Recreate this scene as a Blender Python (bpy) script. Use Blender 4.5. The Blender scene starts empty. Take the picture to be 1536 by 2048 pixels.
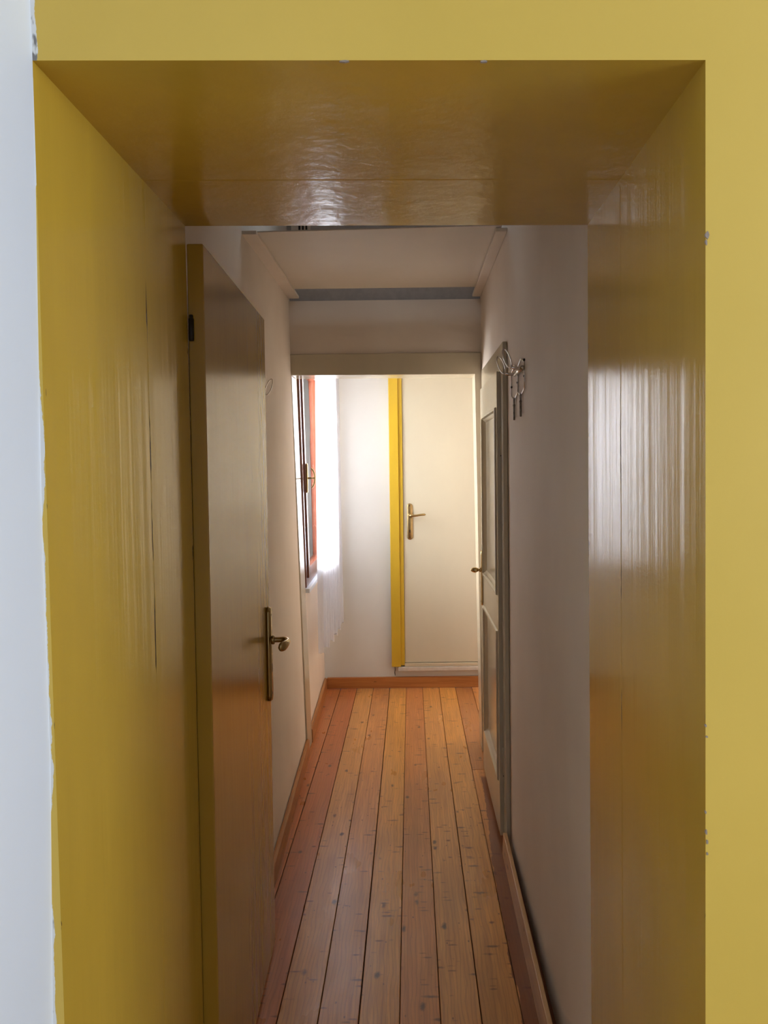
import bpy, bmesh, math, random
from mathutils import Vector, Matrix

random.seed(7)
SC = bpy.context.scene
COL = SC.collection

# ------------------------------------------------------------------ camera
F_PX = 1540.0
PITCH = math.radians(1.9)
ROLL = -0.012
CAM_Z = 1.5
R = Matrix.Rotation(math.pi / 2 - PITCH, 3, 'X') @ Matrix.Rotation(ROLL, 3, 'Z')
_c = R.transposed() @ Vector((0, 1, 0))
CX = 821.0 - F_PX * _c.x / -_c.z            # hall axis vanishes at (821, 935)
CY = 935.0 + F_PX * _c.y / -_c.z
cam_d = bpy.data.cameras.new('camera')
cam = bpy.data.objects.new('camera', cam_d)
COL.objects.link(cam)
cam.matrix_world = Matrix.Translation((0, 0, CAM_Z)) @ R.to_4x4()
cam_d.sensor_width = 36.0
cam_d.lens = F_PX / 2048.0 * 36.0
cam_d.shift_x = (768.0 - CX) / 2048.0
cam_d.shift_y = (CY - 1024.0) / 2048.0
cam_d.clip_start = 0.02
SC.camera = cam

def at(px, py, D):
    """world point seen at a photo pixel on the plane y = D"""
    d = R @ Vector(((px - CX) / F_PX, -(py - CY) / F_PX, -1.0))
    return Vector((0, 0, CAM_Z)) + d * (D / d.y)

D1 = 0.945                      # near face of the thick yellow wall

# ------------------------------------------------------------------ world, lights, exposure
W = bpy.data.worlds.new('world'); SC.world = W; W.use_nodes = True
bg = W.node_tree.nodes['Background']
bg.inputs[0].default_value = (0.75, 0.87, 1.0, 1)
bg.inputs[1].default_value = 3.2

def area(name, loc, look, sx, sy, power, col):
    l = bpy.data.lights.new(name, 'AREA'); l.shape = 'RECTANGLE'
    l.size = sx; l.size_y = sy; l.energy = power; l.color = col
    o = bpy.data.objects.new(name, l); COL.objects.link(o)
    o.location = loc
    o.rotation_euler = (Vector(look) - Vector(loc)).to_track_quat('-Z', 'Y').to_euler()
    return o
# daylight through the window of the camera's room (right, behind) and through the hall's end window
area('daylight_near_window', (2.95, -0.20, 1.62), (0, -0.2, 1.6), 1.35, 1.35, 55, (0.87, 0.94, 1.0))
area('daylight_far_window', (-1.30, 4.88, 1.70), (0.0, 4.30, 1.20), 1.0, 1.4, 360, (1.0, 0.975, 0.925))

SC.view_settings.view_transform = 'Standard'
SC.view_settings.look = 'None'
SC.view_settings.exposure = 0.0
SC.view_settings.gamma = 1.0
SC.view_settings.use_curve_mapping = False

# ------------------------------------------------------------------ materials
def lin(r, g, b):
    f = lambda c: (c / 255 / 12.92) if c / 255 <= 0.04045 else ((c / 255 + 0.055) / 1.055) ** 2.4
    return (f(r), f(g), f(b), 1)

class NT:
    def __init__(s, name):
        s.m = bpy.data.materials.new(name); s.m.use_nodes = True
        s.t = s.m.node_tree; s.n = s.t.nodes; s.l = s.t.links
        s.p = s.n['Principled BSDF']; s.out = s.n['Material Output']
        s._pos = None
    def node(s, typ, **kw):
        o = s.n.new(typ)
        for k, v in kw.items():
            setattr(o, k, v)
        return o
    def put(s, sock, v):
        if isinstance(v, (int, float, tuple, list, Vector)):
            sock.default_value = v
        else:
            s.l.new(v, sock)
    def pos(s):
        if s._pos is None:
            s._pos = s.node('ShaderNodeNewGeometry').outputs['Position']
        return s._pos
    def xyz(s, v=None):
        n = s.node('ShaderNodeSeparateXYZ'); s.put(n.inputs[0], v or s.pos()); return n.outputs
    def mapped(s, scale, v=None, off=None):
        n = s.node('ShaderNodeVectorMath', operation='MULTIPLY')
        s.put(n.inputs[0], v or s.pos()); n.inputs[1].default_value = scale
        r = n.outputs[0]
        if off is not None:
            a = s.node('ShaderNodeVectorMath', operation='ADD'); s.l.new(r, a.inputs[0]); s.put(a.inputs[1], off); r = a.outputs[0]
        return r
    def noise(s, vec, scale=1.0, detail=3.0, rough=0.55, dist=0.0):
        n = s.node('ShaderNodeTexNoise'); s.put(n.inputs['Vector'], vec)
        n.inputs['Scale'].default_value = scale; n.inputs['Detail'].default_value = detail
        n.inputs['Roughness'].default_value = rough; n.inputs['Distortion'].default_value = dist
        return n.outputs[0]
    def math(s, op, a, b=0.0, c=0.0):
        n = s.node('ShaderNodeMath', operation=op)
        s.put(n.inputs[0], a); s.put(n.inputs[1], b)
        if op in ('MULTIPLY_ADD', 'SMOOTH_MIN', 'COMPARE'): s.put(n.inputs[2], c)
        return n.outputs[0]
    def step(s, v, lo, hi, a=0.0, b=1.0):
        n = s.node('ShaderNodeMapRange', interpolation_type='SMOOTHSTEP')
        s.put(n.inputs[0], v); n.inputs[1].default_value = lo; n.inputs[2].default_value = hi
        n.inputs[3].default_value = a; n.inputs[4].default_value = b
        return n.outputs[0]
    def mix(s, fac, a, b, mode='MIX'):
        n = s.node('ShaderNodeMix', data_type='RGBA', blend_type=mode)
        s.put(n.inputs[0], fac); s.put(n.inputs[6], a); s.put(n.inputs[7], b)
        return n.outputs[2]
    def bump(s, h, strength=0.2, dist=0.002):
        n = s.node('ShaderNodeBump'); n.inputs['Strength'].default_value = strength
        n.inputs['Distance'].default_value = dist; s.put(n.inputs['Height'], h)
        s.l.new(n.outputs[0], s.p.inputs['Normal']); return n.outputs[0]
    def base(s, c): s.put(s.p.inputs['Base Color'], c)
    def set(s, **kw):
        for k, v in kw.items():
            s.put(s.p.inputs[k.replace('_', ' ')], v)

YEL = (0.56, 0.355, 0.042, 1)
def mat_yellow_wall():
    t = NT('yellow_wall_paint')
    x, y, z = t.xyz()
    n = t.noise(t.mapped((3, 3, 3)), 1.0, 3)
    c = t.mix(t.step(n, .3, .7), (0.70, 0.478, 0.080, 1), (0.74, 0.505, 0.090, 1))
    # white wall paint and bare grey plaster that strayed over the ragged inner corner
    p0, p1 = at(80, 900, D1), at(106, 2048, D1)          # foot of the corner line
    k = (p1.x - p0.x) / (p1.z - p0.z)
    e = t.math('SUBTRACT', x, t.math('MULTIPLY_ADD', z, k, p0.x - k * p0.z))
    rag = t.math('MULTIPLY', t.math('SUBTRACT', t.noise(t.mapped((30, 30, 22)), 1, 5, .7), .5), .010)
    rag2 = t.math('MULTIPLY', t.math('SUBTRACT', t.noise(t.mapped((4, 4, 5)), 1, 2), .47), .030)
    e = t.math('ADD', e, t.math('ADD', rag, rag2))
    m = t.step(e, .0040, .0047, 1, 0)
    g = t.math('MULTIPLY', m, t.step(t.noise(t.mapped((30, 30, 9), off=(3, 1, 5)), 1, 4), .60, .63))
    c = t.mix(m, c, (.82, .82, .8, 1)); c = t.mix(g, c, (.22, .21, .2, 1))
    t.base(c); t.set(Roughness=.5)
    h = t.noise(t.mapped((45, 45, 18)), 1, 4)
    t.bump(h, .12, .002)
    return t.m

def mat_enamel(name, col, rough=.2, streak=.35, cracks=False, var=.92):
    """gloss paint laid on with vertical brush strokes"""
    t = NT(name)
    x, y, z = t.xyz()
    n = t.noise(t.mapped((6, 6, 2)), 1, 3)
    c = t.mix(t.step(n, .3, .7), tuple(v * var for v in col[:3]) + (1,), col)
    st = t.noise(t.mapped((40, 40, 0.8)), 1, 3, .5)
    wv = t.noise(t.mapped((9, 9, 0.9), off=(4, 2, 1)), 1, 2, .5)
    h = t.math('MULTIPLY_ADD', wv, 1.6, st)
    if cracks:
        # the old timber lining has opened up along one upright joint
        wob = t.math('MULTIPLY', t.math('SUBTRACT', t.noise(t.mapped((0, 0, 6)), 1, 3), .5), .010)
        d = t.math('ABSOLUTE', t.math('SUBTRACT', t.math('ADD', y, wob), 1.332))
        wid = t.math('MULTIPLY', t.step(t.noise(t.mapped((2, 0, 7), off=(1, 1, 3)), 1, 3), .47, .62), .0030)
        zr = t.math('MULTIPLY', t.step(z, 1.0, 1.1), t.step(z, 1.75, 1.85, 1, 0))
        crack = t.math('MULTIPLY', t.math('LESS_THAN', d, wid), zr)
        # nicks along the front and rear arrises
        nk = t.step(t.noise(t.mapped((0, 60, 26), off=(0, 7, 2)), 1, 3), .66, .68)
        ed = t.math('MAXIMUM', t.math('LESS_THAN', y, .953), t.math('GREATER_THAN', y, 1.570))
        crack = t.math('MAXIMUM', crack, t.math('MULTIPLY', nk, ed))
        # one drip-like knock on the left lining
        dv = t.node('ShaderNodeVectorMath', operation='DISTANCE')
        dv.inputs[0].default_value = (0, 0, 0)
        t.l.new(t.mapped((1, 1, .55)), dv.inputs[0]); k = at(187, 1199, 1.105)
        dv.inputs[1].default_value = (k.x, k.y, k.z * .55)
        sp = t.step(dv.outputs['Value'], .0028, .0045, 1, 0)
        crack = t.math('MAXIMUM', crack, t.math('MULTIPLY', sp, t.math('LESS_THAN', x, 0)))
        c = t.mix(crack, c, (.055, .035, .018, 1))
        # ridge of paint next to the joint
        rd = t.step(t.math('SUBTRACT', t.math('ADD', y, wob), 1.332), -.004, .004)
        h = t.math('MULTIPLY_ADD', rd, .5, h)
    t.base(c); t.set(Roughness=rough)
    t.p.inputs['Specular IOR Level'].default_value = .5
    t.bump(h, streak, .0022)
    return t.m

def mat_plaster(name, c1, c2, rough=.75, b=.25, sc=10):
    t = NT(name)
    n = t.noise(t.mapped((2.5, 2.5, 1.8)), 1, 3)
    t.base(t.mix(t.step(n, .3, .7), c1, c2)); t.set(Roughness=rough)
    h = t.noise(t.mapped((sc, sc, sc * .45)), 1, 5, .55)
    t.bump(h, b, .006)
    return t.m

def mat_plain(name, col, rough=.5, metal=0.0, **kw):
    t = NT(name)
    n = t.noise(t.mapped((30, 30, 30)), 1, 3)
    t.base(t.mix(t.step(n, .3, .7), tuple(v * .88 for v in col[:3]) + (1,), col))
    t.set(Roughness=rough, Metallic=metal, **kw)
    return t.m

def mat_floor():
    t = NT('oiled_larch_boards')
    pos = t.pos()
    oi = t.node('ShaderNodeObjectInfo').outputs['Random']
    cmb = t.node('ShaderNodeCombineXYZ')
    t.l.new(t.math('MULTIPLY', oi, 37.0), cmb.inputs[0]); t.l.new(t.math('MULTIPLY', oi, 91.0), cmb.inputs[1])
    off = cmb.outputs[0]
    at_ = t.node('ShaderNodeAttribute', attribute_type='OBJECT', attribute_name='tint').outputs['Color']
    x, y, z = t.xyz()
    # grain
    g = t.noise(t.mapped((70, 2.6, 1), off=off), 1, 5, .65, .6)
    g2 = t.noise(t.mapped((16, .8, 1), off=off), 1, 3, .5, .8)
    c = t.mix(t.step(g, .3, .72), t.mix(.38, at_, (.30, .10, .03, 1)), at_)
    c = t.mix(t.math('MULTIPLY', t.step(g2, .48, .70), .5), c, t.mix(.5, at_, (.55, .26, .08, 1)))
    c = t.mix(t.math('MULTIPLY', t.step(t.noise(t.mapped((3, 1.4, 1), off=off), 1, 3), .45, .7), .30), c, (.30, .12, .05, 1))
    # flame figure
    wv = t.node('ShaderNodeTexWave', wave_type='BANDS', bands_direction='X')
    t.l.new(t.mapped((1, .22, 1), off=off), wv.inputs['Vector'])
    wv.inputs['Scale'].default_value = 26; wv.inputs['Distortion'].default_value = 9
    wv.inputs['Detail'].default_value = 2; wv.inputs['Detail Scale'].default_value = .8
    c = t.mix(t.math('MULTIPLY', t.step(wv.outputs[0], .72, .98), .22), c, (.26, .10, .035, 1))
    # knots
    def spots(scale, r0, r1, col, fac, o=(0, 0, 0), thr=.45):
        nonlocal c
        vo = t.node('ShaderNodeTexVoronoi', feature='F1')
        w = t.noise(t.mapped((60, 40, 1)), 1, 2)
        a = t.node('ShaderNodeVectorMath', operation='ADD')
        t.l.new(t.mapped(scale, off=off), a.inputs[0]); a.inputs[1].default_value = o
        t.l.new(a.outputs[0], vo.inputs['Vector']); vo.inputs['Scale'].default_value = 1
        vo.inputs['Randomness'].default_value = 1
        d = t.math('ADD', vo.outputs['Distance'], t.math('MULTIPLY', t.math('SUBTRACT', w, .5), r1 * 1.1))
        m = t.step(d, r0, r1, 1, 0)
        pick = t.math('GREATER_THAN', t.xyz(vo.outputs['Color'])[0], thr)
        c = t.mix(t.math('MULTIPLY', t.math('MULTIPLY', m, pick), fac), c, col)
    spots((13, 6.5, 1), .03, .15, (.075, .042, .028, 1), .85, (0, 0, 0), .35)
    spots((9, 12, 1), .02, .11, (.15, .04, .016, 1), .8, (5, 3, 0), .40)
    spots((7, 26, 1), .05, .22, (.11, .055, .032, 1), .75, (9, 1, 0), .50)    # dashes across the grain
    spots((12, 40, 1), .05, .24, (.17, .065, .03, 1), .7, (2, 7, 0), .55)
    spots((45, 22, 1), .04, .16, (.10, .04, .02, 1), .7, (1, 2, 0), .65)
    # dark red stain along the right-hand edge
    rag = t.math('MULTIPLY', t.math('SUBTRACT', t.noise(t.mapped((5, 5, 1)), 1, 4, .6), .5), .05)
    far = t.step(y, 2.75, 3.6, 0, .035)
    e = t.math('SUBTRACT', t.math('ADD', x, rag), far)
    m = t.math('MULTIPLY', t.step(e, .284, .288), t.step(y, 3.66, 3.70, 1, 0))
    c = t.mix(t.math('MULTIPLY', m, .8), c, (.17, .032, .012, 1))
    t.base(c); 
    t.set(Roughness=t.math('MULTIPLY_ADD', t.noise(t.mapped((9, 3, 1), off=off), 1, 3), .22, .20))
    t.p.inputs['Specular IOR Level'].default_value = .5
    t.bump(t.math('ADD', g, t.math('MULTIPLY', t.noise(t.mapped((12, 2, 1), off=off), 1, 2), 1.2)), .10, .002)
    return t.m

def mat_pine(name='varnished_pine', a=lin(160, 100, 50), b=lin(190, 128, 70)):
    t = NT(name)
    g = t.noise(t.mapped((60, 3, 60)), 1, 4, .6, .5)
    c = t.mix(t.step(g, .3, .7), a, b)
    vo = t.node('ShaderNodeTexVoronoi'); t.l.new(t.mapped((5, 5, 22)), vo.inputs['Vector'])
    vo.inputs['Scale'].default_value = 1
    c = t.mix(t.step(vo.outputs['Distance'], .05, .12, 1, 0), c, lin(70, 35, 18))
    t.base(c); t.set(Roughness=.35); t.bump(g, .08, .001)
    return t.m

def mat_pine_x():
    t = NT('varnished_pine_across')
    g = t.noise(t.mapped((3, 60, 60)), 1, 4, .6, .5)
    c = t.mix(t.step(g, .3, .7), lin(165, 105, 55), lin(190, 128, 70))
    vo = t.node('ShaderNodeTexVoronoi'); t.l.new(t.mapped((6, 6, 22), off=(.4, 0, .3)), vo.inputs['Vector'])
    vo.inputs['Scale'].default_value = 1
    c = t.mix(t.step(vo.outputs['Distance'], .05, .13, 1, 0), c, lin(60, 28, 15))
    t.base(c); t.set(Roughness=.35); t.bump(g, .08, .001)
    return t.m

def mat_curtain():
    t = NT('sheer_white_voile')
    tr = t.node('ShaderNodeBsdfTransparent'); tl = t.node('ShaderNodeBsdfTranslucent'); df = t.node('ShaderNodeBsdfDiffuse')
    w = t.noise(t.mapped((300, 300, 40)), 1, 2)
    col = t.mix(t.step(w, .3, .7), (.80, .85, .95, 1), (.86, .90, 1.0, 1))
    t.l.new(col, tl.inputs[0]); t.l.new(col, df.inputs[0])
    tr.inputs[0].default_value = (.95, .96, 1, 1)
    m1 = t.node('ShaderNodeMixShader'); m1.inputs[0].default_value = .30
    t.l.new(df.outputs[0], m1.inputs[1]); t.l.new(tl.outputs[0], m1.inputs[2])
    m2 = t.node('ShaderNodeMixShader'); m2.inputs[0].default_value = .50
    t.l.new(m1.outputs[0], m2.inputs[1]); t.l.new(tr.outputs[0], m2.inputs[2])
    t.l.new(m2.outputs[0], t.out.inputs[0])
    return t.m

def mat_glass():
    t = NT('window_glass')
    tr = t.node('ShaderNodeBsdfTransparent'); gl = t.node('ShaderNodeBsdfGlossy'); gl.inputs['Roughness'].default_value = .02
    fr = t.node('ShaderNodeFresnel'); fr.inputs[0].default_value = 1.45
    m = t.node('ShaderNodeMixShader'); t.l.new(fr.outputs[0], m.inputs[0])
    t.l.new(tr.outputs[0], m.inputs[1]); t.l.new(gl.outputs[0], m.inputs[2]); t.l.new(m.outputs[0], t.out.inputs[0])
    return t.m

def mat_key():
    t = NT('old_steel'); n = t.noise(t.mapped((200, 200, 60)), 1, 3)
    t.base(t.mix(t.step(n, .35, .65), (.10, .07, .05, 1), (.22, .18, .15, 1))); t.set(Metallic=.9, Roughness=.38)
    return t.m

M = dict(
    yellow=mat_yellow_wall(),
    lining=mat_enamel('yellow_gloss_lining', YEL, .16, .35, cracks=True),
    door_yellow=mat_enamel('ochre_gloss_door', (0.44, 0.255, 0.026, 1), .18, .30),
    frame_yellow=mat_enamel('yellow_gloss_frame', (.62, .41, .03, 1), .3, .1),
    cream=mat_enamel('cream_gloss_paint', (.61, .53, .385, 1), .18, .10, var=.95),
    cream_flat=mat_enamel('cream_satin_paint', (.61, .565, .43, 1), .34, .05, var=.97),
    white=mat_plaster('white_limewash', (.80, .69, .585, 1), (.85, .745, .64, 1)),
    white_end=mat_plaster('white_end_wall_paint', (.70, .70, .665, 1), (.74, .74, .705, 1), .7, .15),
    white_near=mat_plaster('white_wall_paint', (.74, .785, .87, 1), (.78, .82, .90, 1), .6, .12, 6),
    ceil=mat_plaster('white_ceiling_board', (.76, .68, .58, 1), (.80, .72, .62, 1), .6, .05, 5),
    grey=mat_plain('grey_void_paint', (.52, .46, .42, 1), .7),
    floor=mat_floor(), pine=mat_pine(), pine_pale=mat_pine('pale_pine', lin(205, 158, 108), lin(225, 182, 132)), pinex=mat_pine_x(),
    sub=mat_plain('dark_subfloor', (.02, .014, .01, 1), .9),
    oak=mat_plain('near_room_boards', (.40, .24, .12, 1), .45),
    brass=mat_plain('aged_brass', (.46, .34, .16, 1), .27, 1.0),
    brass_bright=mat_plain('polished_brass', (.62, .46, .22, 1), .2, 1.0),
    alu=mat_plain('brushed_aluminium', (.66, .62, .58, 1), .24, 1.0),
    dark=mat_plain('dark_iron', (.035, .028, .024, 1), .5, .6),
    brown=mat_plain('dark_brown_window_paint', (.16, .045, .024, 1), .2),
    orange=mat_plain('orange_shutter_paint', (.97, .58, .38, 1), .45),
    outer=mat_plaster('outer_reveal_plaster', (.85, .80, .70, 1), (.88, .83, .74, 1), .8, .1),
    marble=mat_plain('pale_marble', (.62, .58, .52, 1), .3),
    chip=mat_plain('bare_plaster_chip', (.36, .29, .24, 1), .8),
    curtain=mat_curtain(), glass=mat_glass(), key=mat_key(),
)

# ------------------------------------------------------------------ mesh helpers
def tag(o, label=None, cat=None, group=None, kind=None):
    if label: o['label'] = label
    if cat: o['category'] = cat
    if group: o['group'] = group
    if kind: o['kind'] = kind
    return o

def empty(name, loc, rz=0.0):
    o = bpy.data.objects.new(name, None); o.empty_display_size = .05
    o.location = loc; o.rotation_euler = (0, 0, rz); COL.objects.link(o); return o

def obj(name, bm, mat, parent=None, smooth=False, world=True):
    """link a bmesh as one object; with world=True vertices are given in world space (parent unrotated)"""
    if parent is not None and world:
        off = Vector(parent.location)
        p = parent.parent
        while p is not None:
            off += Vector(p.location); p = p.parent
        bmesh.ops.translate(bm, verts=bm.verts, vec=-off)
    bmesh.ops.recalc_face_normals(bm, faces=bm.faces)
    me = bpy.data.meshes.new(name); bm.to_mesh(me); bm.free()
    for m in (mat if isinstance(mat, (list, tuple)) else [mat]):
        me.materials.append(m)
    if smooth:
        for p in me.polygons: p.use_smooth = True
    o = bpy.data.objects.new(name, me); COL.objects.link(o)
    if parent is not None: o.parent = parent
    return o

def hexa(b, top, bm=None):
    """closed box from four bottom and four top points (same order)"""
    bm = bm or bmesh.new()
    v = [bm.verts.new(p) for p in list(b) + list(top)]
    for f in ((0, 1, 2, 3), (7, 6, 5, 4), (0, 4, 5, 1), (1, 5, 6, 2), (2, 6, 7, 3), (3, 7, 4, 0)):
        bm.faces.new([v[i] for i in f])
    return bm

def box(x0, x1, y0, y1, z0, z1, bev=0.0, seg=2, bm=None):
    new = bmesh.new()
    hexa([(x0, y0, z0), (x1, y0, z0), (x1, y1, z0), (x0, y1, z0)],
         [(x0, y0, z1), (x1, y0, z1), (x1, y1, z1), (x0, y1, z1)], new)
    if bev > 0:
        bmesh.ops.bevel(new, geom=list(new.edges), offset=bev, segments=seg, affect='EDGES', profile=.5)
    if bm is None: return new
    me = bpy.data.meshes.new('t'); new.to_mesh(me); new.free(); bm.from_mesh(me); bpy.data.meshes.remove(me)
    return bm

def bevel(bm, off, seg=2):
    bmesh.ops.bevel(bm, geom=list(bm.edges), offset=off, segments=seg, affect='EDGES', profile=.5)
    return bm

def smooth_path(pts, n=6):
    """Catmull-Rom through points; items are (x,y,z,rx,ry)"""
    out = []
    P = [pts[0]] + list(pts) + [pts[-1]]
    for i in range(1, len(P) - 2):
        for k in range(n):
            u = k / n
            out.append(tuple(0.5 * ((2 * P[i][d]) + (-P[i-1][d] + P[i+1][d]) * u + (2*P[i-1][d] - 5*P[i][d] + 4*P[i+1][d] - P[i+2][d]) * u*u
                       + (-P[i-1][d] + 3*P[i][d] - 3*P[i+1][d] + P[i+2][d]) * u**3) for d in range(len(P[0]))))
    out.append(tuple(pts[-1])); return out

def tube(path, r=None, seg=10, closed=False, bm=None, up=(0, 0, 1), flat=1.0):
    """sweep an ellipse along points (x,y,z[,ra,rb]); ra across, rb along `up`"""
    bm = bm or bmesh.new()
    pts = [Vector(p[:3]) for p in path]; n = len(pts); rings = []
    up = Vector(up)
    for i in range(n):
        a = pts[i - 1] if (i > 0 or closed) else pts[i]
        b = pts[(i + 1) % n] if (i < n - 1 or closed) else pts[i]
        t = (b - a).normalized()
        s = t.cross(up)
        if s.length < 1e-4: s = t.cross(Vector((1, 0, 0)))
        s.normalize(); u = s.cross(t).normalized()
        ra, rb = (path[i][3], path[i][4]) if len(path[i]) >= 5 else (r, r * flat)
        rings.append([bm.verts.new(pts[i] + s * ra * math.cos(2*math.pi*k/seg) + u * rb * math.sin(2*math.pi*k/seg)) for k in range(seg)])
    for i in range(n if closed else n - 1):
        A, B = rings[i], rings[(i + 1) % n]
        for k in range(seg):
            bm.faces.new((A[k], A[(k+1) % seg], B[(k+1) % seg], B[k]))
    if not closed:
        bm.faces.new(rings[0][::-1]); bm.faces.new(rings[-1])
    return bm

def slab(name, nu, nv, P, holes, mats, label, cat, kind='structure'):
    """wall of nu x nv cells; P(i,j,side) gives points; holes are left open with reveal faces. mats: front, back, reveal"""
    bm = bmesh.new(); V = {}
    def v(i, j, s):
        if (i, j, s) not in V: V[(i, j, s)] = bm.verts.new(P(i, j, s))
        return V[(i, j, s)]
    solid = lambda i, j: 0 <= i < nu and 0 <= j < nv and (i, j) not in holes
    for i in range(nu):
        for j in range(nv):
            if not solid(i, j): continue
            for s in (0, 1):
                f = bm.faces.new([v(i, j, s), v(i+1, j, s), v(i+1, j+1, s), v(i, j+1, s)]); f.material_index = s
            for di, dj, a, b in ((-1, 0, (i, j), (i, j+1)), (1, 0, (i+1, j), (i+1, j+1)), (0, -1, (i, j), (i+1, j)), (0, 1, (i, j+1), (i+1, j+1))):
                if not solid(i + di, j + dj):
                    f = bm.faces.new([v(*a, 0), v(*b, 0), v(*b, 1), v(*a, 1)]); f.material_index = 2
    o = obj(name, bm, mats)
    return tag(o, label, cat, kind=kind)

def lerp(a, b, t): return a + (b - a) * t
def plerp(tab, v):
    if v <= tab[0][0]: return tab[0][1]
    for (a, x), (b, y) in zip(tab, tab[1:]):
        if v <= b: return lerp(x, y, (v - a) / (b - a))
    return tab[-1][1]

# ------------------------------------------------------------------ plan of the place (metres; y runs down the hall)
D2 = 1.58                         # thick yellow wall, near and far face
DP0, DP1 = 4.017, 4.165        # cross wall with the cased opening
DF = 5.214                     # end wall
ZC = 2.374                     # hall ceiling board
XR = 0.374                     # hall right wall
def xl(y, z):                  # the left wall leans outwards
    b = plerp([(1.6, -.50), (2.9, -.528), (4.0, -.566), (5.214, -.604)], y)
    return lerp(b, -.622, min(z / 2.37, 1.2))

# ---- thick yellow wall round the opening
def arris(px_list, D):
    """an upright edge read at several heights, as (z, x)"""
    out = []
    for px, py in px_list:
        p = at(px, py, D); out.append((p.z, p.x))
    return sorted(out)
aL1 = arris([(65, 121), (78, 520), (93, 1000), (110, 1500), (129, 2048), (172, 3380)], D1)
aR1 = arris([(1411, 120), (1411, 2048), (1412, 3380)], D1)
aL2 = arris([(370, 452), (384, 1000), (407, 2048), (413, 2397)], D2)
aR2 = arris([(1175, 450), (1177, 1000), (1183, 2048), (1185, 2397)], D2)
corner = arris([(52, -600), (60, 0), (65, 121), (72, 400), (76, 640), (83, 1000), (90, 1200), (101, 1520), (106, 2048), (120, 3380)], D1)
zt1 = (at(65, 121, D1).z, at(1411, 120, D1).z)
zt2 = (at(370, 452, D2).z, at(1175, 450, D2).z)
NZ = 10
def P_entr(i, j, s):
    D = D1 if s == 0 else D2
    L, Rr, zt = (aL1, aR1, zt1) if s == 0 else (aL2, aR2, zt2)
    if j <= NZ:
        f = j / NZ
        z = f * (zt[0] if i <= 1 else zt[1])
    else: z = 2.95
    if i == 0: return (-1.05 if s else -.62, D, z)
    if i == 3: return (2.62, D, z)
    return (plerp(L if i == 1 else Rr, z), D, z)
slab('wall_entrance', 3, NZ + 1, P_entr, {(1, j) for j in range(NZ)}, [M['yellow'], M['white'], M['lining']],
     'thick yellow painted wall with a deep glossy passage opening', 'wall')
# bare chips on its right-hand arris and soffit edge
we = bpy.data.objects['wall_entrance']
def chip(px, py, w, h):
    c = at(px, py, D1 - .0012); n = 9
    bm = bmesh.new()
    ring = []
    for k in range(n):
        a = 2 * math.pi * k / n; r = .75 + .4 * random.random()
        ring.append((c.x + math.cos(a) * w * r, c.z + math.sin(a) * h * r))
    f0 = [bm.verts.new((x, D1 - .0012, z)) for x, z in ring]; f1 = [bm.verts.new((x, D1 + .002, z)) for x, z in ring]
    bm.faces.new(f0); bm.faces.new(f1[::-1])
    for k in range(n): bm.faces.new((f0[k], f0[(k+1) % n], f1[(k+1) % n], f1[k]))
    o = obj('paint_chip', bm, M['chip'], we)
for c in ((1415, 470, .0028, .0052), (1413, 484, .0012, .004), (1412, 1452, .0012, .002), (1414, 1474, .0016, .0016), (1412, 1625, .001, .002),
          (1413, 1665, .0012, .0035), (1415, 1684, .0014, .003), (1415, 1708, .0012, .002), (688, 122, .006, .0012), (968, 122, .005, .0012)):
    chip(*c)

# ---- camera's room: white wall on the left, window wall on the right, rear wall, ceiling, floor
bm = bmesh.new()
zs = [c[0] for c in corner] + [2.95]
zs = sorted(set([0.0] + [z for z in zs if 0 < z < 2.9] + [2.95]))
va, vb = [], []
for z in zs:
    x = plerp(corner, z)
    va.append((bm.verts.new((x, D1, z)), bm.verts.new((x, -2.7, z)), bm.verts.new((x - .3, -2.7, z)), bm.verts.new((x - .3, D1, z))))
for A, B in zip(va, va[1:]):
    for k in range(4): bm.faces.new((A[k], A[(k+1) % 4], B[(k+1) % 4], B[k]))
bm.faces.new(va[0][::-1]); bm.faces.new(va[-1])
tag(obj('wall_near_left', bm, M['white_near']), 'bluish white wall meeting the yellow wall in a ragged corner', 'wall', kind='structure')
ysr = [-2.7, -.90, .50, D1]; zsr = [0, .9, 2.3, 2.95]
slab('wall_near_right', 3, 3, lambda i, j, s: (2.62 + .2 * s, ysr[i], zsr[j]), {(1, 1)}, [M['white_near']] * 3,
     'white side wall with a tall window opening', 'wall')
tag(obj('wall_near_back', box(-.8, 2.85, -2.9, -2.7, 0, 2.95), M['white_near']), 'white rear wall opposite the yellow wall', 'wall', kind='structure')
tag(obj('ceiling_near', box(-.8, 2.85, -2.9, D1, 2.75, 2.95), M['white_near']), 'white ceiling of the first room', 'ceiling', kind='structure')
tag(obj('floor_near', box(-.8, 2.85, -2.9, D1, -.12, 0), M['oak']), 'brown board floor of the first room', 'floor', kind='structure')

# ---- hall left wall with the end window
WY0, WY1, WZ0, WZ1 = 4.235, 5.065, .865, 2.16
yl = [D2, 2.9, 4.0, WY0, WY1, DF + .2]; zl = [0, WZ0, WZ1, 2.95]
slab('wall_left', 5, 3, lambda i, j, s: (xl(yl[i], zl[j]) - .42 * s, yl[i], zl[j]), {(3, 1)}, [M['white'], M['outer'], M['outer']],
     'white leaning side wall of the hall, on the window side', 'wall')
# ---- hall right wall, end wall, far side wall
tag(obj('wall_right', box(XR, XR + .25, D2, DP0 + .1, 0, 2.95), M['white']), 'white wall of the hall carrying the wire coat rack', 'wall', kind='structure')
tag(obj('wall_back', box(-.75, 1.5, DF, DF + .2, 0, 2.95), M['white_end']), 'white end wall of the hall behind the plain cream door', 'wall', kind='structure')
tag(obj('wall_far_right', box(1.3, 1.5, DP1, DF, 0, 2.95), M['white']), 'white side wall of the far landing', 'wall', kind='structure')
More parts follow.
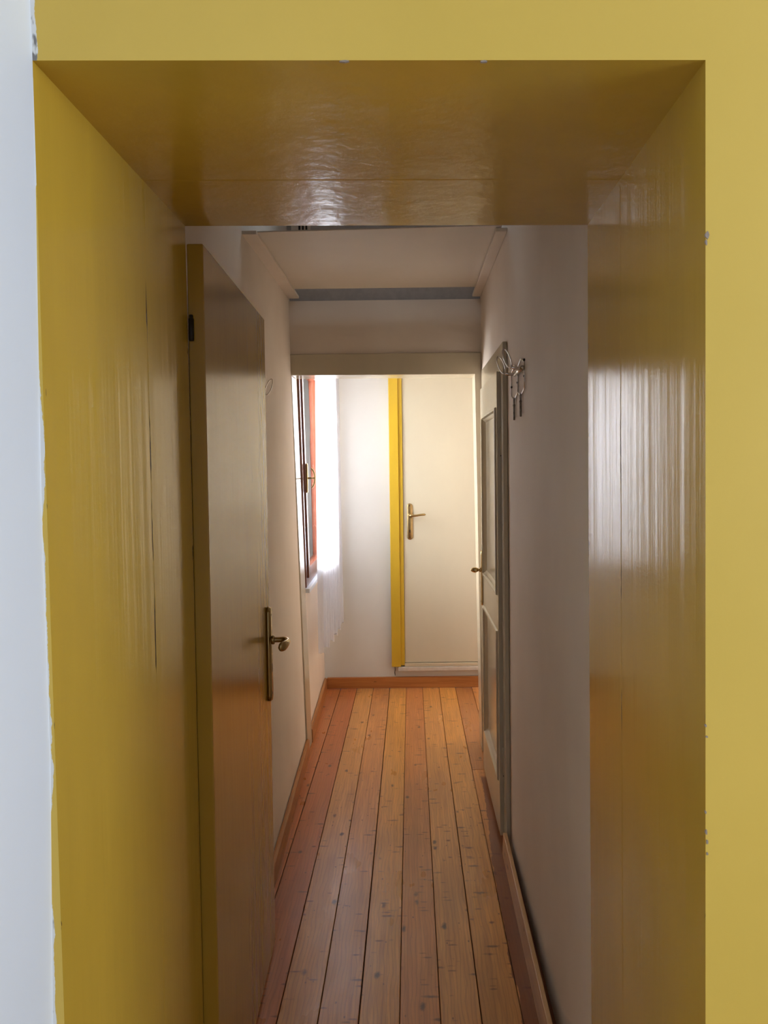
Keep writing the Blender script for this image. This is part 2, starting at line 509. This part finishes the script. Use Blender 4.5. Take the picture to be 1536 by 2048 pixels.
# ---- cross wall with cased opening
xs = [-.75, -.66, XR - .004, 1.5]; zs2 = [0, 2.085, ZC - .006]
slab('wall_partition', 3, 2, lambda i, j, s: (xs[i], (DP0, DP1)[s], zs2[j]), {(1, 0)}, [M['white']] * 3,
     'white cross wall above the taupe cased opening', 'wall')
# ---- ceilings and the void above the hall
tag(obj('ceiling_near_hall', box(-.72, XR, D2, 2.58, 2.40, 2.43), M['ceil']), 'plain white ceiling strip over the hall entrance', 'ceiling', kind='structure')
tag(obj('ceiling_far', box(-.66, 1.3, DP1, DF, 2.45, 2.5), M['ceil']), 'plain white ceiling over the far landing', 'ceiling', kind='structure')
slab('ceiling', 3, 3, lambda i, j, s: ([-1.1, -.35, .15, 1.5][i], [D2, 3.1, 3.45, DF + .2][j], 2.90 + .1 * s), {(1, 1)}, [M['grey']] * 3,  # open middle cell: unseen skylight, added so sky light brightens the void
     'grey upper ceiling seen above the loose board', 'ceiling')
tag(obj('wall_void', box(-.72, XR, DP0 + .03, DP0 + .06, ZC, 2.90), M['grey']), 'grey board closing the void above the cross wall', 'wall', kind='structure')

# ---- floor of boards
fl = tag(obj('floor', box(-.75, 1.5, D1, DF + .1, -.12, -.022), M['sub']), 'oiled reddish larch board floor running along the hall', 'floor', kind='structure')
EDGES = [-.604, -.493, -.3815, -.270, -.159, -.0475, .064, .1755, .287, .398]
TINT = [(0.674, 0.228, 0.074), (0.642, 0.22, 0.078), (0.815, 0.409, 0.127), (0.784, 0.357, 0.113), (0.878, 0.432, 0.113), (0.737, 0.303, 0.1), (0.832, 0.401, 0.116), (0.862, 0.417, 0.103), (0.784, 0.333, 0.086)]
def plank(x0, x1, y0, y1, tint, g=.0013):
    bm = box(x0 + g * (.6 + .8 * random.random()), x1 - g * (.6 + .8 * random.random()), y0 + .001, y1 - .001, -.0215, 0, .0012, 1)
    o = obj('plank', bm, M['floor'], fl); o['tint'] = [tint[0], tint[1], tint[2]]
for k in range(9):
    e0, e1 = EDGES[k], EDGES[k + 1]
    if k == 8:
        plank(e0, e1, D1, 3.768, TINT[k])
        plank(e0, e1, 3.768, DF - .012, (.58, .25, .08))
    else:
        plank(e0, e1, D1, DF - .012, TINT[k])
for k in range(8):
    x0 = .398 + k * .1115
    plank(x0, x0 + .1115, DP1 - .2, DF - .012, random.choice(TINT[2:]))

# ---- skirtings
def skirt_left(y0, y1):
    n = 6; bm = bmesh.new(); rows = []
    for k in range(n + 1):
        y = lerp(y0, y1, k / n)
        prof = [(xl(y, 0) + .001, .001), (xl(y, 0) + .019, .001), (xl(y, .07) + .019, .07), (xl(y, .08) + .012, .078), (xl(y, .08) + .004, .078)]
        rows.append([bm.verts.new((p[0], y, p[1])) for p in prof])
    for A, B in zip(rows, rows[1:]):
        for q in range(5): bm.faces.new((A[q], A[(q+1) % 5], B[(q+1) % 5], B[q]))
    bm.faces.new(rows[0]); bm.faces.new(rows[-1][::-1]); return bm
tag(obj('baseboard_left', skirt_left(D2 + .01, DP0 - .005), M['pine']), 'orange pine skirting along the wall behind the open yellow door', 'skirting', kind='structure')
tag(obj('baseboard_far_left', skirt_left(DP1 + .005, DF - .022), M['pine']), 'orange pine skirting below the window', 'skirting', kind='structure')
tag(obj('baseboard_back', box(-.585, 1.29, DF - .021, DF - .001, .001, .076, .003), M['pinex']), 'orange pine skirting with knots across the end wall', 'skirting', kind='structure')
bm = hexa([(.322, D2 + .005, .001), (.338, D2 + .005, .001), (.352, 2.93, .001), (.337, 2.93, .001)],
          [(.326, D2 + .005, .088), (.340, D2 + .005, .088), (.356, 2.93, .086), (.341, 2.93, .086)])
tag(obj('baseboard_right', bevel(bm, .002), M['pine_pale']), 'loose pale pine skirting standing off the wall under the coat rack', 'skirting', kind='structure')

# ---- loose ceiling board on two ledges
for nm, xa, xb, lab in (('trim_1', -.628, -.566, 'white ledge moulding carrying the ceiling board, window side'), ('trim_2', .330, XR - .001, 'white ledge moulding carrying the ceiling board, coat rack side')):
    tag(obj(nm, box(xa, xb, 2.915, DP0 - .002, ZC + .006, ZC + .020, .002), M['white']), lab, 'moulding', kind='structure')
bm = hexa([(-.590, 2.945, ZC + .0215), (.352, 2.895, ZC + .0215), (.352, 3.87, ZC + .0215), (-.590, 3.87, ZC + .0215)],
          [(-.590, 2.945, ZC + .0265), (.352, 2.895, ZC + .0265), (.352, 3.87, ZC + .0265), (-.590, 3.87, ZC + .0265)])
tag(obj('ceiling_board', bevel(bm, .0008, 1), M['ceil']), 'large loose white ceiling board lying on side ledges with gaps at its ends', 'board')
# small pale vent grille glimpsed in the void
vg = tag(empty('vent_grille', (-.56, DP0 + .022, 2.66)), 'small white vent grille with dark slots in the void over the ceiling board', 'vent')
obj('grille_frame', box(-.605, -.505, DP0 + .014, DP0 + .029, 2.66, 2.86, .003), M['white'], vg)
for k in range(3):
    x = -.565 + k * .018
    obj('slot', box(x, x + .010, DP0 + .011, DP0 + .0145, 2.68, 2.84), M['dark'], vg)

# ---- cased opening in the cross wall (taupe/cream painted timber)
fr = tag(empty('trim_3', (-.1, DP0, 0)), 'cream painted timber casing round the opening in the cross wall', 'door frame', kind='structure')
Y0, Y1 = DP0 - .012, DP1 + .004
zh = 1.983; zh2 = 2.093
lt, lb, rt, rb = -.610, -.556, .338, .360
obj('head', bevel(hexa([(-.63, Y0, zh + .001), (XR - .001, Y0, zh - .004), (XR - .001, Y1, zh - .004), (-.63, Y1, zh + .001)],
     [(-.63, Y0, zh2), (XR - .001, Y0, zh2 - .001), (XR - .001, Y1, zh2 - .001), (-.63, Y1, zh2)]), .003), M['cream'], fr)
obj('jamb', bevel(hexa([(-.62, Y0, 0.001), (lb, Y0, 0.001), (lb, Y1, 0.001), (-.62, Y1, 0.001)], [(-.66, Y0, zh), (lt, Y0, zh), (lt, Y1, zh), (-.66, Y1, zh)]), .003), M['cream'], fr)
obj('jamb', bevel(hexa([(rb, Y0, 0.001), (XR + .02, Y0, 0.001), (XR + .02, Y1, 0.001), (rb, Y1, 0.001)], [(rt, Y0, zh), (XR + .02, Y0, zh), (XR + .02, Y1, zh), (rt, Y1, zh)]), .003), M['cream'], fr)

# ------------------------------------------------------------------ open yellow door on the left (local frame, turned a little)
def lever_parts(root, plate_bm, lever_bm, collar_bm, mat, screws=()):
    pl = obj('handle_plate', plate_bm, mat, root, True, world=False)
    for s in screws: obj('screw', s, M['dark'], pl, True, world=False)
    lv = obj('lever', lever_bm, mat, root, True, world=False)
    obj('collar', collar_bm, mat, lv, True, world=False)

def disc(c, axis, r, th, seg=14):
    """short cylinder centred at c along axis"""
    a = Vector(axis).normalized() * th / 2; c = Vector(c)
    e = .25 * min(r, th)
    d = Vector(axis).normalized()
    pts = [(*(c - a), r - e, r - e), (*(c - a + d * e), r, r), (*(c + a - d * e), r, r), (*(c + a), r - e, r - e)]
    return tube(pts, seg=seg, up=(0, 0, 1) if abs(d.z) < .9 else (1, 0, 0))

d1 = tag(empty('door_1', (-.4185, D2 + .008, 0), .0335), 'ochre gloss-painted flush door standing open against the hall wall', 'door', kind='structure')
obj('leaf', box(-.033, 0, 0, .803, .012, 1.962, .0025), M['door_yellow'], d1, world=False)
# long rounded back plate
def plate_x(x0, x1, yc, w, z0, z1):
    bm = bmesh.new(); n = 8; ring = []
    for k in range(n + 1): a = math.pi * k / n; ring.append((yc + w * math.cos(a), z1 - w + w * math.sin(a)))
    for k in range(n + 1): a = math.pi + math.pi * k / n; ring.append((yc + w * math.cos(a), z0 + w + w * math.sin(a)))
    A = [bm.verts.new((x0, y, z)) for y, z in ring]
    cz = (z0 + z1) / 2
    B = [bm.verts.new((lerp(x0, x1, .6), y, z)) for y, z in ring]
    k2 = .72
    C = [bm.verts.new((x1, yc + (y - yc) * k2, z + (-.003 if z > cz else .003))) for y, z in ring]
    m = len(ring)
    for P_, Q in ((A, B), (B, C)):
        for k in range(m): bm.faces.new((P_[k], P_[(k+1) % m], Q[(k+1) % m], Q[k]))
    bm.faces.new(A[::-1]); bm.faces.new(C); return bm
hz = .978
lev = smooth_path([(.012, .752, hz, .0085, .0085), (.035, .752, hz, .0085, .0085), (.050, .751, hz, .0095, .0095), (.061, .742, hz - .001, .0095, .009),
                   (.064, .725, hz - .002, .008, .010), (.062, .706, hz - .004, .008, .013), (.056, .690, hz - .006, .009, .015), (.048, .680, hz - .007, .007, .012), (.043, .676, hz - .007, .001, .002)], 5)
lever_parts(d1, plate_x(0, .013, .752, .022, .790, 1.080), tube(lev, seg=12), disc((.017, .752, hz), (1, 0, 0), .014, .010), M['brass'],
            [disc((.0125, .752, 1.055), (1, 0, 0), .004, .002), disc((.0125, .752, .815), (1, 0, 0), .004, .002)])
kh = bmesh.new(); box(.0128, .0136, .7485, .7555, .880, .905, bm=kh)
obj('keyhole', kh, M['dark'], d1, world=False)
for z in (.25, 1.787):
    h = obj('hinge', disc((-.026, -.004, z), (0, 0, 1), .0055, .046), M['dark'], d1, True, world=False)
    obj('hinge_pin', disc((-.026, -.004, z + .026), (0, 0, 1), .004, .008), M['dark'], h, True, world=False)

# ------------------------------------------------------------------ cream panelled door in the right wall
DX = .340                                   # face of the leaf
d2 = tag(empty('door_2', (DX, 3.02, 0)), 'cream gloss panelled door in its frame beside the coat rack', 'door', kind='structure')
ya, yb, z0, z1 = 3.022, 3.725, .030, 1.872
X2 = DX + .031
st = .092; sn = .036                       # far and near stile widths
rails = [(z0, .235), (.845, .985), (1.735, z1)]
obj('stile', box(DX, X2, ya, ya + sn, z0, z1, .0018), M['cream'], d2)
obj('stile', box(DX, X2, yb - st, yb, z0, z1, .0018), M['cream'], d2)
for a, b in rails: obj('rail', box(DX, X2, ya + sn, yb - st, a, b, .0012), M['cream'], d2)
for a, b in ((.235, .845), (.985, 1.735)):
    p = obj('panel', box(DX + .014, X2 - .004, ya + sn - .002, yb - st + .002, a - .002, b + .002), M['cream'], d2)
    # moulded frame round each panel: a sloping ogee strip on all four sides
    bm = bmesh.new()
    def ring(o, x): return [(x, ya + sn + o, a + o), (x, yb - st - o, a + o), (x, yb - st - o, b - o), (x, ya + sn + o, b - o)]
    prof = [(0, DX + .002), (.004, DX - .006), (.012, DX - .007), (.016, DX + .002), (.024, DX + .008), (.030, DX + .014)]
    rr = [[bm.verts.new(q) for q in ring(o, x)] for o, x in prof]
    for A, B in zip(rr, rr[1:]):
        for k in range(4): bm.faces.new((A[k], A[(k+1) % 4], B[(k+1) % 4], B[k]))
    obj('panel_moulding', bm, M['cream'], p)
# frame in front of the wall
FX = .355
obj('frame_jamb', box(FX, XR - .001, 2.948, 3.016, .001, 1.975, .003), M['cream'], d2)
obj('frame_jamb', box(FX, XR - .001, 3.732, 3.815, .001, 1.975, .003), M['cream'], d2)
obj('frame_head', box(FX, XR - .001, 3.016, 3.732, 1.880, 1.975, .003), M['cream'], d2)
bm = hexa([(FX - .006, 2.940, 1.968), (XR - .001, 2.940, 1.968), (XR - .001, 4.003, 1.968), (FX - .006, 4.003, 1.968)],
          [(FX - .006, 2.940, 1.990), (XR - .001, 2.940, 1.990), (XR - .001, 4.003, 1.990), (FX - .006, 4.003, 1.990)])
# hinges at the near edge
for z in (.33, 1.60):
    h = obj('hinge', disc((DX + .017, ya - .004, z), (0, 0, 1), .006, .11), M['cream'], d2, True)
    obj('hinge_pin', disc((DX + .017, ya - .004, z - .057), (0, 0, 1), .0045, .008), M['dark'], h, True)
# brass plate and egg knob
def shift(bm, v): bmesh.ops.translate(bm, verts=bm.verts, vec=v); return bm
pb = plate_x(0, -.009, 0, .017, .835, 1.098)
pl = obj('handle_plate', shift(pb, (DX, 3.675, 0)), M['brass_bright'], d2, True)
kz = 1.006
kn = smooth_path([(DX - .008, 3.675, kz, .007, .007), (DX - .020, 3.675, kz, .0065, .0065), (DX - .026, 3.675, kz, .010, .010), (DX - .034, 3.675, kz, .0135, .0135),
                  (DX - .046, 3.675, kz, .0115, .0115), (DX - .055, 3.675, kz, .006, .006), (DX - .057, 3.675, kz, .001, .001)], 4)
kno = obj('knob', tube(kn, seg=14), M['brass_bright'], d2, True)
obj('collar', disc((DX - .013, 3.675, kz), (1, 0, 0), .011, .007), M['brass_bright'], kno, True)
obj('screw', disc((DX - .0095, 3.675, .855), (1, 0, 0), .003, .002), M['dark'], pl, True)

# ------------------------------------------------------------------ plain cream door in the end wall, yellow casing
d3 = tag(empty('door_3', (.33, DF, .10)), 'plain cream flush door with yellow casing in the end wall', 'door', kind='structure')
obj('leaf', box(-.053, .72, DF - .018, DF - .001, .175, 2.10, .0015), M['cream_flat'], d3)
for s, xa, xb, xc in ((0, -.143, -.080, -.054), (1, .810, .747, .721)):
    j = obj('casing', box(min(xa, xb), max(xa, xb), DF - .040, DF - .001, .1505, 2.20, .003), M['frame_yellow'], d3)
    obj('casing_bead', box(min(xb, xc), max(xb, xc), DF - .029, DF - .001, .158, 2.126, .002), M['frame_yellow'], j)
j = obj('casing_head', box(-.080, .747, DF - .040, DF - .001, 2.126, 2.20, .003), M['frame_yellow'], d3)
th = obj('threshold', box(-.100, .80, DF - .045, DF - .001, .121, .1495, .004), M['marble'], d3)
obj('threshold_strip', box(-.056, .722, DF - .034, DF - .001, .150, .172, .003), M['cream'], d3)
bm = bmesh.new(); xk = at(790, 1348, DF).x
pts = [(xk, .149), (xk + .002, .122), (xk - .001, .104), (xk + .001, .083)]
for (xa, za), (xb, zb) in zip(pts, pts[1:]):
    hexa([(xb - .0018, DF - .0012, zb), (xb + .0018, DF - .0012, zb), (xb + .0018, DF + .001, zb), (xb - .0018, DF + .001, zb)],
         [(xa - .0025, DF - .0012, za), (xa + .0025, DF - .0012, za), (xa + .0025, DF + .001, za), (xa - .0025, DF + .001, za)], bm)
obj('wall_crack', bm, M['dark'], bpy.data.objects['wall_back'])
def plate_y(xc, w, zA, zB, yf, th_):
    bm = bmesh.new(); n = 8; ring = []
    for k in range(n + 1): a = math.pi * k / n; ring.append((xc + w * math.cos(a), zB - w + w * math.sin(a)))
    for k in range(n + 1): a = math.pi + math.pi * k / n; ring.append((xc + w * math.cos(a), zA + w + w * math.sin(a)))
    m = len(ring)
    A = [bm.verts.new((x, yf, z)) for x, z in ring]; B = [bm.verts.new((x, yf - th_ * .6, z)) for x, z in ring]
    C = [bm.verts.new((xc + (x - xc) * .85, yf - th_, z + (-.002 if z > (zA + zB) / 2 else .002))) for x, z in ring]
    for P_, Q in ((A, B), (B, C)):
        for k in range(m): bm.faces.new((P_[k], P_[(k+1) % m], Q[(k+1) % m], Q[k]))
    bm.faces.new(A[::-1]); bm.faces.new(C); return bm
px, pz = -.009, 1.178
yf = DF - .018
pl = obj('handle_plate', plate_y(px, .020, 1.012, 1.258, yf, .006), M['brass'], d3, True)
for z in (1.028, 1.242): obj('screw', disc((px, yf - .006, z), (0, 1, 0), .0035, .002), M['dark'], pl, True)
obj('keyhole', box(px - .003, px + .003, yf - .0068, yf - .0055, 1.060, 1.078), M['dark'], pl)
lv = smooth_path([(px, yf - .006, pz, .009, .009), (px, yf - .030, pz, .009, .009), (px + .010, yf - .043, pz, .009, .009), (px + .035, yf - .046, pz - .001, .0065, .0075),
                  (px + .075, yf - .044, pz + .004, .006, .0075), (px + .100, yf - .040, pz + .005, .006, .007), (px + .108, yf - .038, pz + .004, .001, .001)], 5)
l_ = obj('lever', tube(lv, seg=12), M['brass'], d3, True)
obj('collar', disc((px, yf - .012, pz), (0, 1, 0), .014, .010), M['brass'], l_, True)

# ------------------------------------------------------------------ window, curtain
win = tag(empty('window_1', (xl(4.6, WZ0), 4.65, WZ0)), 'dark brown glazed casement window behind the sheer curtain', 'window', kind='structure')
def wbox(y0, y1, za, zb, xin, xout, bev=.003):
    """board following the lean of the wall; xin/xout measured into the room from the wall face"""
    B = [(xl(y0, za) + xin, y0, za), (xl(y0, za) + xout, y0, za), (xl(y1, za) + xout, y1, za), (xl(y1, za) + xin, y1, za)]
    T = [(xl(y0, zb) + xin, y0, zb), (xl(y0, zb) + xout, y0, zb), (xl(y1, zb) + xout, y1, zb), (xl(y1, zb) + xin, y1, zb)]
    return bevel(hexa(B, T), bev, 1)
fw = .045
for a in ((WY0 - .02, WY0 + fw, WZ0 - .02, WZ1 + .02), (WY1 - fw, WY1 + .02, WZ0 - .02, WZ1 + .02)):
    obj('frame_post', wbox(*a, .001, .012), M['brown'], win)
obj('frame_rail', wbox(WY0 + fw, WY1 - fw, WZ1 - fw, WZ1 + .02, .001, .012), M['brown'], win)
obj('frame_rail', wbox(WY0 + fw, WY1 - fw, WZ0 - .02, WZ0 + .025, .001, .012), M['brown'], win)
obj('window_stool', wbox(WY0 - .03, WY1 + .03, WZ0 - .048, WZ0 - .022, .001, .030), M['white_near'], win)
# sash: two stiles, two rails, glass
sy0, sy1, sz0, sz1 = WY0 + .046, WY1 - .046, WZ0 + .026, WZ1 - .046
sw = .055
for a in ((sy0, sy0 + sw), (sy1 - sw, sy1)): obj('sash_stile', wbox(*a, sz0, sz1, -.028, .020), M['brown'], win)
for a in ((sz0, sz0 + sw), (sz1 - sw, sz1)): obj('sash_rail', wbox(sy0 + sw, sy1 - sw, *a, -.028, .020), M['brown'], win)
obj('glazing_bead', wbox(sy0 + sw, sy0 + sw + .012, sz0 + sw, sz1 - sw, -.020, .006), M['brown'], win)
obj('pane', wbox(sy0 + sw + .001, sy1 - sw - .001, sz0 + sw + .001, sz1 - sw - .001, -.010, -.006, .0005), M['glass'], win)
# outside: stone sill and an orange shutter folded back on the far reveal
obj('outer_sill', box(-1.06, -.64, WY0 + .002, WY1 - .002, WZ0 - .04, WZ0 + .004), M['marble'], win)
# handle
hy = sy0 + sw * .5; hx = xl(hy, 1.45) + .020
hp = plate_x(0, .010, hy, .013, 1.365, 1.530)
hp = obj('handle_plate', shift(hp, (hx, 0, 0)), M['brass'], win, True)
st_ = obj('handle_stem', tube([(hx + .008, hy, 1.447, .0055, .0055), (hx + .045, hy, 1.447, .005, .005)], seg=10), M['brass'], win, True)
arc = [(hx + .022 + .026 * math.cos(a), hy, 1.447 + .056 * math.sin(a), .0045, .0055) for a in [math.radians(v) for v in range(-80, 81, 10)]]
obj('handle_bow', tube(arc, seg=10, up=(0, 1, 0)), M['brass'], st_, True)

sh = tag(empty('window_shutter', (-.72, WY1 - .02, WZ0)), 'orange wooden shutter folded against the outer side of the window opening', 'shutter')
obj('shutter_board', box(-1.03, -.640, WY1 - .036, WY1 - .014, WZ0 + .01, WZ1 - .03, .003), M['orange'], sh)
for xa in (-1.02, -.69):
    obj('shutter_stile', box(xa, xa + .045, WY1 - .046, WY1 - .0365, WZ0 + .01, WZ1 - .03, .002), M['orange'], sh)
for za in (WZ0 + .02, 1.45, WZ1 - .11):
    obj('shutter_rail', box(-.974, -.691, WY1 - .046, WY1 - .0365, za, za + .06, .002), M['orange'], sh)

# curtain on a thin rod
CT = 2.262
tag(obj('curtain_rod', tube([(-.523, 4.20, CT + .010), (-.480, 5.205, CT + .010)], .008, 12), M['alu'], None, True), 'thin metal curtain rod over the window', 'curtain rod')
bm = bmesh.new()
NS, NZc = 150, 36; grid = []
rng = random.Random(3)
ph = [rng.uniform(0, 6.28) for _ in range(6)]
for j in range(NZc + 1):
    v = j / NZc; z = lerp(CT - .002, .462, v); row = []
    for i in range(NS + 1):
        u = i / NS
        y = lerp(4.315, 5.150, u)
        amp = lerp(.010, .024, v ** .7)
        f = math.sin(u * 62 + ph[0] + .5 * math.sin(v * 2 + ph[1])) * .65 + math.sin(u * 31 + ph[2] + .8 * v) * .5 + math.sin(u * 118 + ph[3]) * .18
        base = lerp(-.514, -.478, u) + lerp(-.004, .004, v)
        yy = y + .008 * math.cos(u * 62 + ph[0]) * v
        zz = z + (.012 * math.sin(u * 31 + ph[4]) + .008 * math.sin(u * 90)) * v ** 8
        row.append(bm.verts.new((base + amp * f, yy, zz)))
    grid.append(row)
for j in range(NZc):
    for i in range(NS): bm.faces.new((grid[j][i], grid[j][i+1], grid[j+1][i+1], grid[j+1][i]))
tag(obj('curtain', bm, M['curtain'], None, True), 'sheer white voile curtain hanging in folds in front of the window', 'curtain')

# ------------------------------------------------------------------ wire coat racks and keys
def ribbon_loop(pts, r, flat, up): return tube(pts, r, 10, True, up=up, flat=flat)

def coat_rack(name, xw, sgn, y0, y1, z, label, skip=False):
    """bar along the wall, two hexagon wires below it, two arms ending in oval rings; sgn -1: stands out towards -x"""
    t = tag(empty(name, (xw, y0, z)), label, 'coat rack', 'wire coat racks in the hall')
    n = sgn
    ye = y0 + .185
    obj('bar', tube([(xw + n * .011, y0 - .004, z), (xw + n * .011, ye, z)], .0075, 10, up=(1, 0, 0)), M['alu'], t, True)
    ym = (y0 + y1) / 2
    for a, b in ((y0, ym), (ym, y1)):
        a += .002; b -= .002; c = (a + b) / 2
        hx_ = [(c, z + .040), (a, z + .020), (a, z - .064), (c, z - .081), (b, z - .064), (b, z + .020)]
        pts = []
        for (p, q), (p2, q2) in zip(hx_, hx_[1:] + hx_[:1]):
            for k in range(3): pts.append((xw + n * .004, lerp(p, p2, k / 3 + .02), lerp(q, q2, k / 3 + .02)))
        obj('wall_wire', tube(pts, .0023, 8, True, up=(1, 0, 0)), M['alu'], t, True)
    for yy in (y0 + .012, ye - .012):
        arm = obj('arm', tube(smooth_path([(xw + n * .008, yy, z - .001, .0060, .0055), (xw + n * .025, yy, z, .0060, .0055), (xw + n * .036, yy, z + .001, .0060, .0055), (xw + n * .045, yy, z + .003, .0050, .004)], 4), seg=10), M['alu'], t, True)
        c = (xw + n * .058, z + .031); ring = []
        for k in range(28):
            a = 2 * math.pi * k / 28
            dx, dz = .0105 * math.cos(a), .032 * math.sin(a)
            tl = math.radians(19) * n
            ring.append((c[0] + dx * math.cos(tl) + dz * math.sin(tl), yy + .003 * math.sin(a), c[1] - dx * math.sin(tl) + dz * math.cos(tl)))
        obj('ring', tube(ring, .0021, 8, True, up=(0, 1, 0), flat=2.8), M['alu'], arm, True)
    for yy, zz in ((y0 + .004, z + .026), (y0 + .004, z - .026), (ym, z - .030), (y1 - .004, z - .03)):
        obj('screw', disc((xw + n * .0045, yy, zz), (1, 0, 0), .004, .006), M['dark'], t, True)
    return t
RZ = 1.816
coat_rack('coat_rack', XR, -1, 2.485, 2.805, RZ, 'wire coat rack with oval rings holding two keys on the wall')
coat_rack('coat_rack', xl(2.9, 1.8) + .001, 1, 2.800, 3.120, 1.785, 'wire coat rack ring peeping out behind the open yellow door')

def key(y, z, ln, label):
    x = XR - .006
    t = tag(empty('key', (x, y, z - ln)), label, 'key', 'keys hanging from the coat rack')
    bow = [(x, y + .0085 * math.cos(a), z - .009 + .011 * math.sin(a)) for a in [2 * math.pi * k / 18 for k in range(18)]]
    obj('bow', tube(bow, .0023, 8, True, up=(1, 0, 0)), M['key'], t, True)
    obj('shank', tube([(x, y, z - .019, .0035, .0035), (x, y, z - .024, .0048, .0048), (x, y, z - .028, .0036, .0036), (x, y, z - ln + .003, .0036, .0036), (x, y, z - ln, .003, .003)], seg=10, up=(1, 0, 0)), M['key'], t, True)
    obj('bit', box(x - .0012, x + .0012, y + .003, y + .016, z - ln + .006, z - ln + .018, .0006, 1), M['key'], t)
    obj('bit', box(x - .0012, x + .0012, y + .003, y + .012, z - ln + .020, z - ln + .024, .0004, 1), M['key'], t)
key(2.565, RZ - .0775, .074, 'steel lever key hanging on the rack wire farther from the cream door')
key(2.725, RZ - .0775, .076, 'steel lever key hanging on the rack wire nearer to the cream door')
